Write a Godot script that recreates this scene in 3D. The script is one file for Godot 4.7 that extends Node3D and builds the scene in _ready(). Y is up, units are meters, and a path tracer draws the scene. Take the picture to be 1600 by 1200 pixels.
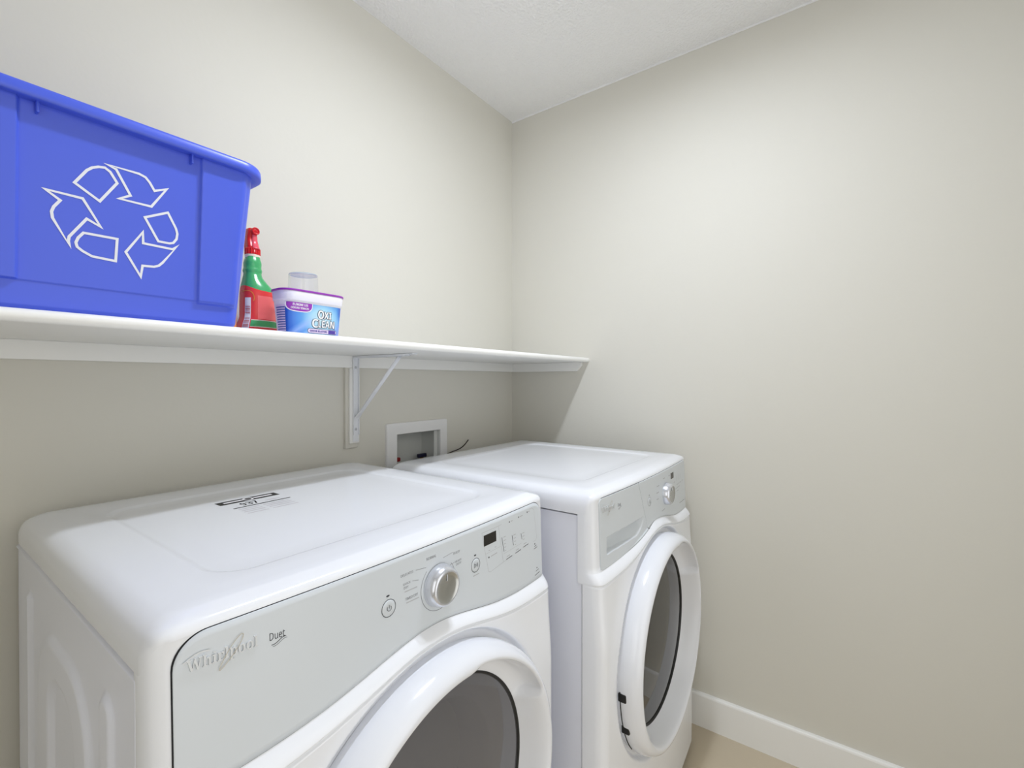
extends Node3D

const HW := 0.355          # half width of both machines
const HF := 0.3575          # half width of the moulded front and the top
var DEP := 0.695           # depth of a cabinet to the top of its control panel
const TOP := 1.0           # height of the machine tops
const DOOR_Y := 0.54

var M := {}
var washer_pocket := false
var tall_hand := false

# ------------------------------------------------------------------ entry
func _ready():
	# camera
	var cam := Camera3D.new()
	cam.name = "camera"
	cam.fov = 79.144
	cam.near = 0.02
	cam.position = Vector3(-1.75152, 1.2404, 1.27255)
	cam.rotation = Vector3(-atan(5.0 / 726.0), -deg_to_rad(54.0), 0)
	add_child(cam)
	cam.current = true
	# environment
	var env := Environment.new()
	env.background_mode = Environment.BG_COLOR
	env.background_color = Color(0.973, 0.966, 0.95)
	env.background_energy_multiplier = 1.62
	env.ambient_light_source = Environment.AMBIENT_SOURCE_DISABLED
	env.tonemap_mode = Environment.TONE_MAPPER_LINEAR
	env.tonemap_exposure = 1.0
	env.sdfgi_enabled = true
	env.ssao_enabled = true
	env.ssil_enabled = true
	var we := WorldEnvironment.new()
	we.name = "world_environment"
	we.environment = env
	add_child(we)
	make_materials()
	ceiling_lamp(Vector3(-0.90, 2.44, 0.88), 0.59)
	room()
	shelf()
	bracket()
	outlet_box()
	wire()
	dryer()
	washer()
	bin()
	orange_bottle()
	spray_bottle()
	tub()

# ------------------------------------------------------------------ materials
func mat(key: String, c: Color, rough := 0.5, metal := 0.0, spec := 0.5) -> StandardMaterial3D:
	var m := StandardMaterial3D.new()
	m.albedo_color = c
	m.roughness = rough
	m.metallic = metal
	m.metallic_specular = spec
	M[key] = m
	return m

func noise_tex(freq: float, seed_n: int, oct := 4, ramp = null) -> NoiseTexture2D:
	var n := FastNoiseLite.new()
	n.seed = seed_n
	n.frequency = freq
	n.fractal_octaves = oct
	var t := NoiseTexture2D.new()
	t.width = 512
	t.height = 512
	t.seamless = true
	t.noise = n
	if ramp: t.color_ramp = ramp
	return t

func relief(m: StandardMaterial3D, tex: Texture2D, scale: float, depth: float):
	m.uv1_triplanar = true
	m.uv1_world_triplanar = true
	m.uv1_scale = Vector3.ONE * scale
	m.heightmap_enabled = true
	m.heightmap_texture = tex
	m.heightmap_scale = depth

func make_materials():
	relief(mat("wall", Color(0.857, 0.8485, 0.812), 0.62, 0, 0.35), noise_tex(0.05, 3), 2.2, 0.012)
	relief(mat("ceiling", Color(0.955, 0.955, 0.955), 0.9, 0, 0.2), noise_tex(0.035, 8, 3), 4.5, 0.22)
	relief(mat("floor", Color(0.80, 0.75, 0.66), 0.45), noise_tex(0.01, 5), 1.5, 0.03)
	mat("trim", Color(0.955, 0.955, 0.945), 0.38)
	mat("shelf", Color(0.96, 0.96, 0.95), 0.42)
	mat("wall_paint", Color(0.857, 0.8485, 0.812), 0.6, 0, 0.35)
	mat("bracket", Color(0.92, 0.93, 0.95), 0.35)
	mat("screw", Color(0.75, 0.76, 0.78), 0.3, 0.7)
	mat("outlet", Color(0.93, 0.93, 0.93), 0.4)
	mat("outlet_in", Color(0.86, 0.87, 0.86), 0.5)
	mat("navy", Color(0.06, 0.06, 0.2), 0.4)
	mat("red_handle", Color(0.6, 0.06, 0.06), 0.4)
	mat("brass", Color(0.7, 0.55, 0.3), 0.3, 0.9)
	mat("wire", Color(0.16, 0.1, 0.06), 0.5)
	mat("enamel", Color(0.935, 0.944, 0.965), 0.16, 0, 0.5)
	mat("cabinet", Color(0.935, 0.945, 0.985), 0.3, 0, 0.5)
	mat("panel", Color(0.832, 0.855, 0.878), 0.3, 0, 0.5)
	mat("door_white", Color(0.92, 0.93, 0.955), 0.14, 0, 0.5)
	mat("gap", Color(0.08, 0.08, 0.1), 0.8)
	mat("print", Color(0.25, 0.26, 0.29), 0.6)
	mat("print_pale", Color(0.52, 0.53, 0.56), 0.6)
	mat("print_faint", Color(0.72, 0.73, 0.75), 0.6)
	mat("display", Color(0.10, 0.085, 0.075), 0.25)
	mat("chrome", Color(0.86, 0.87, 0.90), 0.22, 0.75)
	mat("chrome_face", Color(0.74, 0.745, 0.74), 0.24, 0.9)
	mat("logo", Color(0.83, 0.84, 0.85), 0.3, 0.1)
	mat("logo_gold", Color(0.72, 0.69, 0.62), 0.35, 0.3)
	mat("rubber", Color(0.03, 0.03, 0.035), 0.5)
	mat("gasket", Color(0.42, 0.42, 0.45), 0.45)
	mat("drum", Color(0.62, 0.62, 0.63), 0.35, 0.4)
	mat("drum_dark", Color(0.30, 0.29, 0.27), 0.4, 0.4)
	mat("glass_grey", Color(0.47, 0.47, 0.49, 0.62), 0.03).transparency = BaseMaterial3D.TRANSPARENCY_ALPHA
	mat("glass_dark", Color(0.10, 0.09, 0.08, 0.72), 0.03).transparency = BaseMaterial3D.TRANSPARENCY_ALPHA
	mat("foot", Color(0.15, 0.15, 0.15), 0.6)
	mat("paper", Color(0.93, 0.92, 0.93), 0.6)
	mat("ink", Color(0.13, 0.13, 0.13), 0.6)
	mat("ink_pale", Color(0.72, 0.71, 0.74), 0.6)
	mat("bin", Color(0.29, 0.385, 0.875), 0.33, 0, 0.5)
	mat("bin_print", Color(0.92, 0.93, 0.96), 0.5)
	mat("bottle_red", Color(0.94, 0.26, 0.26), 0.22)
	mat("bottle_pink", Color(1.0, 0.47, 0.46), 0.22)
	mat("bottle_dark_red", Color(0.72, 0.1, 0.14), 0.22)
	mat("bottle_green", Color(0.30, 0.71, 0.44), 0.18)
	mat("stripe_green", Color(0.32, 0.74, 0.44), 0.25)
	mat("cream", Color(0.95, 0.9, 0.82), 0.4)
	mat("trigger", Color(0.85, 0.07, 0.12), 0.25)
	mat("trigger_pale", Color(0.95, 0.36, 0.42), 0.2)
	mat("orange", Color(0.93, 0.55, 0.2), 0.35)
	mat("tub_white", Color(0.93, 0.92, 0.95), 0.35)
	mat("purple", Color(0.60, 0.22, 0.70), 0.35)
	mat("white_ink", Color(0.97, 0.97, 0.97), 0.5)
	mat("tan_ink", Color(0.92, 0.78, 0.62), 0.5)
	mat("badge_low", Color(0.5, 0.33, 0.42), 0.5)
	mat("slate", Color(0.30, 0.33, 0.40), 0.5)
	mat("slate_blue", Color(0.36, 0.42, 0.68), 0.5)
	mat("violet", Color(0.33, 0.25, 0.62), 0.5)
	mat("pill", Color(0.90, 0.84, 0.93), 0.5)
	mat("yellow", Color(0.88, 0.88, 0.62), 0.5)
	var cup := mat("cup", Color(0.86, 0.91, 0.96, 0.09), 0.0)
	cup.transparency = BaseMaterial3D.TRANSPARENCY_ALPHA
	var cupd := mat("cup_disc", Color(0.62, 0.78, 0.90, 0.45), 0.0)
	cupd.transparency = BaseMaterial3D.TRANSPARENCY_ALPHA
	var bulb := mat("bulb", Color(1, 1, 1), 0.4)
	bulb.emission_enabled = true
	bulb.emission = Color(1.0, 0.97, 0.93)
	bulb.emission_energy_multiplier = 3.0
	mat("lamp_metal", Color(0.7, 0.7, 0.7), 0.3, 0.8)

# ------------------------------------------------------------------ scene tree helpers
func thing(called: String, label: String, category: String, at := Vector3.ZERO, group := "") -> Node3D:
	var o := Node3D.new()
	o.name = called
	add_child(o, true)
	o.position = at
	tag(o, label, category, group)
	return o

func tag(o: Node, label: String, category: String, group := ""):
	o.set_meta("label", label)
	o.set_meta("category", category)
	if group: o.set_meta("group", group)

func obj(called: String, st, material: String, parent: Node = self) -> MeshInstance3D:
	var o := MeshInstance3D.new()
	o.name = called
	if st is SurfaceTool:
		st.generate_normals()
		o.mesh = st.commit()
	else:
		o.mesh = st
	o.material_override = M[material]
	o.cast_shadow = GeometryInstance3D.SHADOW_CASTING_SETTING_ON
	parent.add_child(o, true)
	return o

func struct(called: String, st, material: String, label := "") -> MeshInstance3D:
	var o := obj(called, st, material)
	o.set_meta("kind", "structure")
	if label: o.set_meta("label", label)
	return o

# ------------------------------------------------------------------ mesh helpers
func mb(smooth := true) -> SurfaceTool:
	var st := SurfaceTool.new()
	st.begin(Mesh.PRIMITIVE_TRIANGLES)
	st.set_smooth_group(0 if smooth else -1)
	return st

func tri(st: SurfaceTool, a: Vector3, b: Vector3, c: Vector3):
	if a.is_equal_approx(b) or b.is_equal_approx(c) or a.is_equal_approx(c): return
	st.add_vertex(a); st.add_vertex(b); st.add_vertex(c)

func quad(st: SurfaceTool, a: Vector3, b: Vector3, c: Vector3, d: Vector3):
	tri(st, a, b, c)
	tri(st, a, c, d)

# rows P[j][i]: seen from the front i runs right, j runs down
func grid(st: SurfaceTool, P: Array, flip := false, closed := false, skip = null):
	for j in P.size() - 1:
		var r0: PackedVector3Array = P[j]
		var r1: PackedVector3Array = P[j + 1]
		var n := r0.size() if closed else r0.size() - 1
		for i in n:
			var k := (i + 1) % r0.size()
			if skip != null and skip.call((r0[i] + r1[k]) * 0.5): continue
			if flip: quad(st, r0[k], r0[i], r1[i], r1[k])
			else: quad(st, r0[i], r0[k], r1[k], r1[i])

func cap(st: SurfaceTool, loop: PackedVector3Array, flip := false):
	var c := Vector3.ZERO
	for p in loop: c += p
	c /= loop.size()
	for i in loop.size():
		var k := (i + 1) % loop.size()
		if flip: tri(st, c, loop[k], loop[i])
		else: tri(st, c, loop[i], loop[k])

func rbox(st: SurfaceTool, c: Vector3, s: Vector3, r := 0.002, n := 2):
	r = minf(r, minf(s.x, minf(s.y, s.z)) * 0.49)
	var h := s * 0.5
	var inner := h - Vector3.ONE * r
	for f in [[Vector3.RIGHT, Vector3.UP], [Vector3.LEFT, Vector3.UP], [Vector3.BACK, Vector3.UP], [Vector3.FORWARD, Vector3.UP], [Vector3.RIGHT, Vector3.FORWARD], [Vector3.RIGHT, Vector3.BACK]]:
		var u: Vector3 = f[0]
		var v: Vector3 = f[1]
		var w := u.cross(v)
		var hu := absf(u.dot(h)); var hv := absf(v.dot(h)); var hw := absf(w.dot(h))
		var su := []; var sv := []
		for k in n + 1:
			su.append(-hu + r * k / n); sv.append(-hv + r * k / n)
		for k in n + 1:
			su.append(hu - r + r * k / n); sv.append(hv - r + r * k / n)
		sv.reverse()
		var P := []
		for b in sv:
			var row := PackedVector3Array()
			for a in su:
				var p: Vector3 = u * a + v * b + w * hw
				var q := p.clamp(-inner, inner)
				var d := p - q
				row.append(c + q + (d.normalized() * r if d.length() > 0 else d))
			P.append(row)
		grid(st, P)

# turned shape round +y, profile (radius, height) from bottom to top
func lathe(st: SurfaceTool, prof: Array, at := Vector3.ZERO, n := 40, axis := "y", a0 := 0.0, a1 := TAU):
	var closed := is_equal_approx(a1 - a0, TAU)
	var P := []
	for p in prof:
		var row := PackedVector3Array()
		for i in (n if closed else n + 1):
			var a := a0 + (a1 - a0) * i / n
			if axis == "y": row.append(at + Vector3(p[0] * cos(a), p[1], p[0] * sin(a)))
			else: row.append(at + Vector3(p[0] * cos(a), p[0] * sin(a), p[1]))
		P.append(row)
	grid(st, P, axis == "z", closed)

func tube(st: SurfaceTool, pts: Array, r: float, n := 8, ends := true):
	var P := []
	var ref := Vector3.UP
	for i in pts.size():
		var d: Vector3 = (pts[mini(i + 1, pts.size() - 1)] - pts[maxi(i - 1, 0)]).normalized()
		if absf(d.dot(ref)) > 0.95: ref = Vector3.RIGHT
		var u := d.cross(ref).normalized()
		var v := u.cross(d)
		ref = v
		var row := PackedVector3Array()
		for k in n:
			var a := TAU * k / n
			row.append(pts[i] + (u * cos(a) + v * sin(a)) * r)
		P.append(row)
	grid(st, P, false, true)
	if ends:
		cap(st, P[0], false)
		cap(st, P[P.size() - 1], true)

# rounded rectangle in plan, same point count for every size
func rr(x0: float, x1: float, z0: float, z1: float, r: float, y: float, nc := 8, ns := 10) -> PackedVector3Array:
	var out := PackedVector3Array()
	var cs := [Vector2(x1 - r, z1 - r), Vector2(x0 + r, z1 - r), Vector2(x0 + r, z0 + r), Vector2(x1 - r, z0 + r)]
	for c in 4:
		var p: Vector2 = cs[c]
		for k in nc + 1:
			var a := PI / 2 * (c + float(k) / nc)
			out.append(Vector3(p.x + r * cos(a), y, p.y + r * sin(a)))
		var a2 := PI / 2 * (c + 1)
		var q0 := p + Vector2(cos(a2), sin(a2)) * r
		var nx: Vector2 = cs[(c + 1) % 4]
		var q1 := nx + Vector2(cos(a2), sin(a2)) * r
		for k in range(1, ns):
			var q := q0.lerp(q1, float(k) / ns)
			out.append(Vector3(q.x, y, q.y))
	return out

# ribbon along a line in the flat (x, y), mapped on to a surface
func ribbon(st: SurfaceTool, pts: Array, w: float, f: Callable, closed := false):
	var n := pts.size()
	var A := PackedVector2Array(); var B := PackedVector2Array()
	for i in n:
		var p: Vector2 = pts[i]
		var prev: Vector2 = pts[(i - 1 + n) % n] if closed or i > 0 else p - (pts[1] - p)
		var nxt: Vector2 = pts[(i + 1) % n] if closed or i < n - 1 else p + (p - pts[i - 1])
		var d0 := (p - prev).normalized(); var d1 := (nxt - p).normalized()
		var n0 := Vector2(-d0.y, d0.x); var n1 := Vector2(-d1.y, d1.x)
		var m := (n0 + n1)
		m = n0 if m.length() < 0.05 else m.normalized()
		var k := minf(1.0 / maxf(m.dot(n0), 0.01), 2.6)
		A.append(p + m * w * 0.5 * k); B.append(p - m * w * 0.5 * k)
	for i in (n if closed else n - 1):
		var j := (i + 1) % n
		quad(st, f.call(A[i].x, A[i].y), f.call(A[j].x, A[j].y), f.call(B[j].x, B[j].y), f.call(B[i].x, B[i].y))

func fontof(face := "Droid Sans", bold := false, italic := false) -> SystemFont:
	var f := SystemFont.new()
	f.font_names = PackedStringArray([face])
	f.font_weight = 700 if bold else 400
	f.font_italic = italic
	return f

# lettering: the outline of a TextMesh fitted to a box and laid on to a surface
func letters(st: SurfaceTool, text: String, font: Font, x: float, y: float, w: float, h: float, f: Callable, lift := 0.0003, slope := 0.0, grow := 0.0):
	var t := TextMesh.new()
	t.text = text
	t.font = font
	t.font_size = 32
	t.pixel_size = 0.01
	t.curve_step = 2.5
	t.depth = 0.02
	var a := t.surface_get_arrays(0)
	var V: PackedVector3Array = a[Mesh.ARRAY_VERTEX]
	var I: PackedInt32Array = a[Mesh.ARRAY_INDEX]
	var lo := V[0]; var hi := V[0]
	for p in V:
		lo = lo.min(p); hi = hi.max(p)
	var Q := PackedVector3Array()
	for p in V:
		var u := (p.x - lo.x) / (hi.x - lo.x); var v := (p.y - lo.y) / (hi.y - lo.y)
		var q: Vector3 = f.call(x + u * w, y + v * h + slope * u * w)
		if p.z > 0: q.z += lift
		Q.append(q)
	st.set_smooth_group(-1)
	for k in range(0, I.size(), 3):
		tri(st, Q[I[k]], Q[I[k + 1]], Q[I[k + 2]])

func patch(st: SurfaceTool, x0: float, x1: float, y0: float, y1: float, f: Callable, nx := 4, ny := 2):
	var P := []
	for j in ny + 1:
		var row := PackedVector3Array()
		for i in nx + 1:
			row.append(f.call(lerpf(x0, x1, float(i) / nx), lerpf(y1, y0, float(j) / ny)))
		P.append(row)
	grid(st, P)

func disc(st: SurfaceTool, x: float, y: float, rx: float, ry: float, f: Callable, n := 20):
	var c: Vector3 = f.call(x, y)
	for i in n:
		var a := TAU * i / n; var b := TAU * (i + 1) / n
		tri(st, c, f.call(x + rx * cos(b), y + ry * sin(b)), f.call(x + rx * cos(a), y + ry * sin(a)))

func ring(x: float, y: float, rx: float, ry: float, a0 := 0.0, a1 := TAU, n := 36) -> Array:
	var out := []
	for i in (n if is_equal_approx(a1 - a0, TAU) else n + 1):
		var a := a0 + (a1 - a0) * i / n
		out.append(Vector2(x + rx * cos(a), y + ry * sin(a)))
	return out

# ------------------------------------------------------------------ the room
func ceiling_lamp(at: Vector3, power: float):
	var t := thing("ceiling_lamp", "twin round ceiling lamp on a bar in the middle of the laundry ceiling", "lamp", at)
	var st := mb()
	rbox(st, Vector3(0, -0.0125, 0), Vector3(0.36, 0.025, 0.08), 0.006)
	obj("base_bar", st, "lamp_metal", t)
	for s in [-1, 1]:
		st = mb()
		lathe(st, [[0.030, -0.024], [0.054, -0.030], [0.0575, -0.050], [0.0575, -0.076], [0.0555, -0.076], [0.0545, -0.050]], Vector3(s * 0.11, 0, 0), 32)
		obj("lamp_cup", st, "lamp_metal", t)
		st = mb()
		lathe(st, [[0.0, -0.0765], [0.030, -0.0762], [0.050, -0.0745], [0.0550, -0.071]], Vector3(s * 0.11, 0, 0), 32)
		obj("lens", st, "bulb", t)
		var l := AreaLight3D.new()
		l.name = "lens_light"
		l.area_size = Vector2(0.08, 0.08)
		l.position = Vector3(s * 0.11, -0.0785, 0)
		l.rotation.x = -PI / 2
		l.light_color = Color(0.929, 0.955, 1.0)
		l.light_energy = power
		l.set("area_normalize_energy", true)
		l.set("area_range", 8.0)
		l.set("area_attenuation", 2.0)
		l.shadow_enabled = true
		t.add_child(l, true)


	var sb := mb()
	lathe(sb, [[0.0, -0.108], [0.018, -0.104], [0.029, -0.090], [0.030, -0.078], [0.024, -0.060], [0.014, -0.045], [0.014, -0.025]], Vector3.ZERO, 32)
	obj("bulb", sb, "bulb", t)
	var o := OmniLight3D.new()
	o.name = "bulb_light"
	o.position = Vector3(0, -0.083, 0)
	o.light_color = Color(0.929, 0.955, 1.0)
	o.light_energy = power * 0.16
	o.light_size = 0.026
	o.omni_range = 8.0
	o.omni_attenuation = 2.0
	o.shadow_enabled = true
	t.add_child(o, true)

func room():
	var x0 := -2.45; var z1 := 2.0; var h := 2.44; var w := 0.14
	var st := mb(false)
	# back wall in four pieces round the recessed outlet box
	var hx0 := -0.69; var hx1 := -0.474; var hy0 := 0.86; var hy1 := 1.057
	for b in [[x0 - w, hx0, 0.0, h], [hx1, w, 0.0, h], [hx0, hx1, 0.0, hy0], [hx0, hx1, hy1, h]]:
		rbox(st, Vector3((b[0] + b[1]) / 2, (b[2] + b[3]) / 2, -w / 2), Vector3(b[1] - b[0], b[3] - b[2], w), 0.0)
	struct("wall_back", st, "wall", "greige painted wall behind the shelf and the machines")
	st = mb(false)
	rbox(st, Vector3(w / 2, h / 2, z1 / 2), Vector3(w, h, z1), 0.0)
	struct("wall_right", st, "wall", "greige painted wall to the right of the washer")
	# two openings behind the camera: a doorway to the hall and a side window
	var fa := -1.80; var fb := -0.75
	var la := 1.10; var lb := 1.90
	st = mb(false)
	for b in [[0.0, la, 0.0, h], [lb, z1, 0.0, h], [la, lb, 0.0, 0.5], [la, lb, 2.08, h]]:
		rbox(st, Vector3(x0 - w / 2, (b[2] + b[3]) / 2, (b[0] + b[1]) / 2), Vector3(w, b[3] - b[2], b[1] - b[0]), 0.0)
	struct("wall_left", st, "wall", "greige painted wall on the left side of the room")
	st = mb(false)
	for b in [[x0 - w, fa, 0.0, h], [fb, w, 0.0, h], [fa, fb, 2.08, h]]:
		rbox(st, Vector3((b[0] + b[1]) / 2, (b[2] + b[3]) / 2, z1 + w / 2), Vector3(b[1] - b[0], b[3] - b[2], w), 0.0)
	struct("wall_front", st, "wall", "greige painted wall facing the machines")
	st = mb(false)
	rbox(st, Vector3(x0 / 2, h + w / 2, z1 / 2), Vector3(-x0 + 2 * w, w, z1 + 2 * w), 0.0)
	struct("ceiling", st, "ceiling", "white stippled ceiling over the corner of the room")
	st = mb(false)
	rbox(st, Vector3(x0 / 2, -w / 2, z1 / 2), Vector3(-x0 + 2 * w, w, z1 + 2 * w), 0.0)
	struct("floor", st, "floor", "light beige floor glimpsed beside the washer")
	# baseboards with an eased top edge
	var prof := [Vector2(0.013, 0.0), Vector2(0.013, 0.110), Vector2(0.0115, 0.1145), Vector2(0.008, 0.118), Vector2(0.0, 0.119)]
	st = mb(false)
	for i in prof.size() - 1:
		var a: Vector2 = prof[i]; var b: Vector2 = prof[i + 1]
		quad(st, Vector3(-b.x, b.y, 0.0), Vector3(-b.x, b.y, z1), Vector3(-a.x, a.y, z1), Vector3(-a.x, a.y, 0.0))
	struct("baseboard_right", st, "trim", "white baseboard along the foot of the right wall")
	st = mb(false)
	for i in prof.size() - 1:
		var a: Vector2 = prof[i]; var b: Vector2 = prof[i + 1]
		quad(st, Vector3(x0, b.y, b.x), Vector3(0, b.y, b.x), Vector3(0, a.y, a.x), Vector3(x0, a.y, a.x))
	struct("baseboard_back", st, "trim", "white baseboard behind the machines")
	st = mb(false)
	rbox(st, Vector3(-0.0008, h - 0.003, z1 / 2), Vector3(0.0016, 0.006, z1), 0.0)
	struct("trim_1", st, "ceiling", "thin line of ceiling paint along the top of the right wall")

func shelf():
	var t := thing("shelf", "long white wall shelf with a rounded front edge over the machines", "shelf", Vector3(-1.2225, 1.318, 0))
	var st := mb()
	var prof := []
	for k in 11:
		var a := -PI / 2 + PI * k / 10
		prof.append(Vector2(0.389 + 0.009 * cos(a), 0.009 + 0.009 * sin(a)))
	prof.append(Vector2(0.0, 0.018))
	prof.push_front(Vector2(0.0, 0.0))
	st.set_smooth_group(0)
	for i in prof.size() - 1:
		var a: Vector2 = prof[i]; var b: Vector2 = prof[i + 1]
		st.set_smooth_group(1 if i == 0 else (2 if i == prof.size() - 2 else 0))
		quad(st, Vector3(-1.2225, b.y, b.x), Vector3(1.2225, b.y, b.x), Vector3(1.2225, a.y, a.x), Vector3(-1.2225, a.y, a.x))
	obj("board", st, "shelf", t)
	var c := mb()
	rbox(c, Vector3(-1.2225, 1.2995, 0.009), Vector3(2.445, 0.037, 0.018), 0.0012)
	tag(obj("shelf_cleat", c, "trim"), "long white cleat under the shelf along the back wall", "cleat")
	c = mb(false)
	var x1 := -0.0005; var xa := -0.0175
	var poly := [Vector2(0.0185, 1.3175), Vector2(0.366, 1.3175), Vector2(0.366, 1.305), Vector2(0.343, 1.281), Vector2(0.0185, 1.281)]
	for i in poly.size():
		var a: Vector2 = poly[i]; var b: Vector2 = poly[(i + 1) % poly.size()]
		quad(c, Vector3(xa, a.y, a.x), Vector3(x1, a.y, a.x), Vector3(x1, b.y, b.x), Vector3(xa, b.y, b.x))
	for x in [xa, x1]:
		for i in range(1, poly.size() - 1):
			var a: Vector2 = poly[0]; var b: Vector2 = poly[i]; var d: Vector2 = poly[i + 1]
			if x == xa: tri(c, Vector3(x, a.y, a.x), Vector3(x, b.y, b.x), Vector3(x, d.y, d.x))
			else: tri(c, Vector3(x, a.y, a.x), Vector3(x, d.y, d.x), Vector3(x, b.y, b.x))
	tag(obj("shelf_cleat", c, "trim"), "short white cleat with a clipped end under the shelf on the right wall", "cleat")

func bracket():
	var t := thing("shelf_bracket", "white steel angle bracket with a diagonal brace under the shelf", "bracket", Vector3(-0.862, 1.045, 0))
	var st := mb()
	rbox(st, Vector3(-0.0070, 0.1115, 0.005), Vector3(0.044, 0.253, 0.010), 0.001)
	obj("wall_batten", st, "wall_paint", t)
	st = mb()
	rbox(st, Vector3(-0.0015, 0.1175, 0.0140), Vector3(0.034, 0.235, 0.008), 0.001)
	obj("backing_board", st, "trim", t)
	st = mb()
	# upright: a shallow channel
	rbox(st, Vector3(0.0005, 0.1385, 0.0195), Vector3(0.020, 0.267, 0.003), 0.001)
	rbox(st, Vector3(-0.0090, 0.1485, 0.022), Vector3(0.0022, 0.245, 0.007), 0.0008)
	rbox(st, Vector3(0.0100, 0.1485, 0.022), Vector3(0.0022, 0.245, 0.007), 0.0008)
	obj("upright", st, "bracket", t)
	st = mb()
	rbox(st, Vector3(0.0005, 0.2712, 0.155), Vector3(0.020, 0.0028, 0.272), 0.001)
	rbox(st, Vector3(-0.0090, 0.269, 0.140), Vector3(0.0022, 0.006, 0.235), 0.0008)
	rbox(st, Vector3(0.0100, 0.269, 0.140), Vector3(0.0022, 0.006, 0.235), 0.0008)
	obj("arm", st, "bracket", t)
	st = mb()
	var a := Vector3(0.0005, 0.078, 0.025); var b := Vector3(0.0005, 0.266, 0.228)
	var d := (b - a).normalized()
	var nrm := Vector3(0, -d.z, d.y)
	var P := []
	for k in 21:
		var s := float(k) / 20
		var c := a.lerp(b, s)
		var wdt := 0.0072 + 0.0028 * maxf(0.0, 1.0 - s * 9.0)
		var row := PackedVector3Array()
		for i in 14:
			var ang := TAU * i / 14
			row.append(c + Vector3(wdt * cos(ang), 0, 0) + nrm * 0.0045 * sin(ang))
		P.append(row)
	grid(st, P, true, true)
	cap(st, P[0], true)
	cap(st, P[20])
	obj("brace", st, "bracket", t)
	for p in [Vector3(0.0005, 0.237, 0.0205), Vector3(0.0005, 0.044, 0.0205)]:
		st = mb()
		lathe(st, [[0.0042, 0.0], [0.0042, 0.001], [0.003, 0.0022], [0.0, 0.0026]], p, 16, "z")
		obj("screw", st, "screw", t)
	st = mb()
	lathe(st, [[0.0, -0.003], [0.003, -0.0025], [0.0042, -0.001], [0.0042, 0.0]], Vector3(0.0005, 0.2700, 0.272), 16)
	obj("screw", st, "screw", t)

func outlet_box():
	var t := thing("outlet_box", "white recessed washer outlet box set in the wall behind the washer", "outlet box", Vector3(-0.584, 0.885, 0))
	# frame: outer x +-0.1455, inner -0.104 .. 0.108
	var st := mb()
	var ox0 := -0.147; var ox1 := 0.145; var oy0 := -0.06; var oy1 := 0.209
	var ix0 := -0.104; var ix1 := 0.109; var iy0 := -0.02; var iy1 := 0.170
	var F := []
	for l in [[0.0, 0.0, 0.0], [0.0, 0.006, 0.0], [0.0008, 0.0082, 0.0], [0.0025, 0.009, 0.0], [0.0045, 0.0091, 0.0], [0.0065, 0.0091, 0.0], [-0.0065, 0.0091, 1.0], [-0.0025, 0.0091, 1.0], [0.0, 0.009, 1.0], [0.001, 0.0082, 1.0], [0.0015, 0.004, 1.0], [0.0015, -0.004, 1.0]]:
		var q: float = l[2]
		var lp := rr(lerpf(ox0, ix0, q) + l[0], lerpf(ox1, ix1, q) - l[0], lerpf(oy0, iy0, q) + l[0], lerpf(oy1, iy1, q) - l[0], lerpf(0.006, 0.002, q), l[1], 5, 4)
		for i in lp.size(): lp[i] = Vector3(lp[i].x, lp[i].z, lp[i].y)
		F.append(lp)
	grid(st, F, true, true)
	obj("frame", st, "outlet", t)
	st = mb(false)
	var d := -0.095
	var bx0 := ix0 + 0.002; var bx1 := ix1 - 0.002; var by0 := iy0; var by1 := iy1 - 0.002
	quad(st, Vector3(bx0, by1, d), Vector3(bx1, by1, d), Vector3(bx1, by0, d), Vector3(bx0, by0, d))
	quad(st, Vector3(bx1, by1, d), Vector3(bx1, by1, 0.004), Vector3(bx1, by0, 0.004), Vector3(bx1, by0, d))
	quad(st, Vector3(bx0, by1, 0.004), Vector3(bx0, by1, d), Vector3(bx0, by0, d), Vector3(bx0, by0, 0.004))
	quad(st, Vector3(bx0, by1, 0.004), Vector3(bx1, by1, 0.004), Vector3(bx1, by1, d), Vector3(bx0, by1, d))
	quad(st, Vector3(bx0, by0, d), Vector3(bx1, by0, d), Vector3(bx1, by0, 0.004), Vector3(bx0, by0, 0.004))
	rbox(st, Vector3(bx1 - 0.008, (by0 + by1) / 2, -0.012), Vector3(0.016, by1 - by0, 0.006), 0.001)
	obj("box", st, "outlet_in", t)
	for v in [[-0.055, "red_handle"], [0.075, "navy"]]:
		st = mb()
		lathe(st, [[0.011, -0.03], [0.011, 0.035], [0.014, 0.038], [0.014, 0.046], [0.007, 0.05], [0.007, 0.06]], Vector3(v[0], 0.0, -0.06), 20)
		obj("valve", st, "brass", t)
		st = mb()
		rbox(st, Vector3(v[0], 0.068, -0.06), Vector3(0.042, 0.015, 0.014), 0.004, 3)
		obj("valve_handle", st, v[1], t)

func wire():
	var st := mb()
	var pts := []
	for k in 13:
		var s := k / 12.0
		pts.append(Vector3(lerpf(-0.47, -0.322, s), 0.950 + 0.040 * s + 0.007 * s * s * s + 0.003 * sin(s * 7.0), 0.013 + 0.012 * sin(PI * s)))
	tube(st, pts, 0.0022, 8)
	tag(obj("wire", st, "wire"), "thin dark wire end sticking up behind the washer", "wire")

# ------------------------------------------------------------------ the machines
func c1(x: float) -> float: return 0.8195 + 0.0385 * exp(-(x / 0.15) * (x / 0.15))
func c2(x: float) -> float: return 0.7925 + 0.0475 * exp(-(x / 0.165) * (x / 0.165))

func plan(x: float) -> float:
	var a := minf(absf(x), HF)
	var z := -0.012 * (a / HF) * (a / HF)
	var rc := 0.024
	if a > HF - rc:
		var d := a - (HF - rc)
		z -= rc - sqrt(maxf(rc * rc - d * d, 0.0))
	return z

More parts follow.
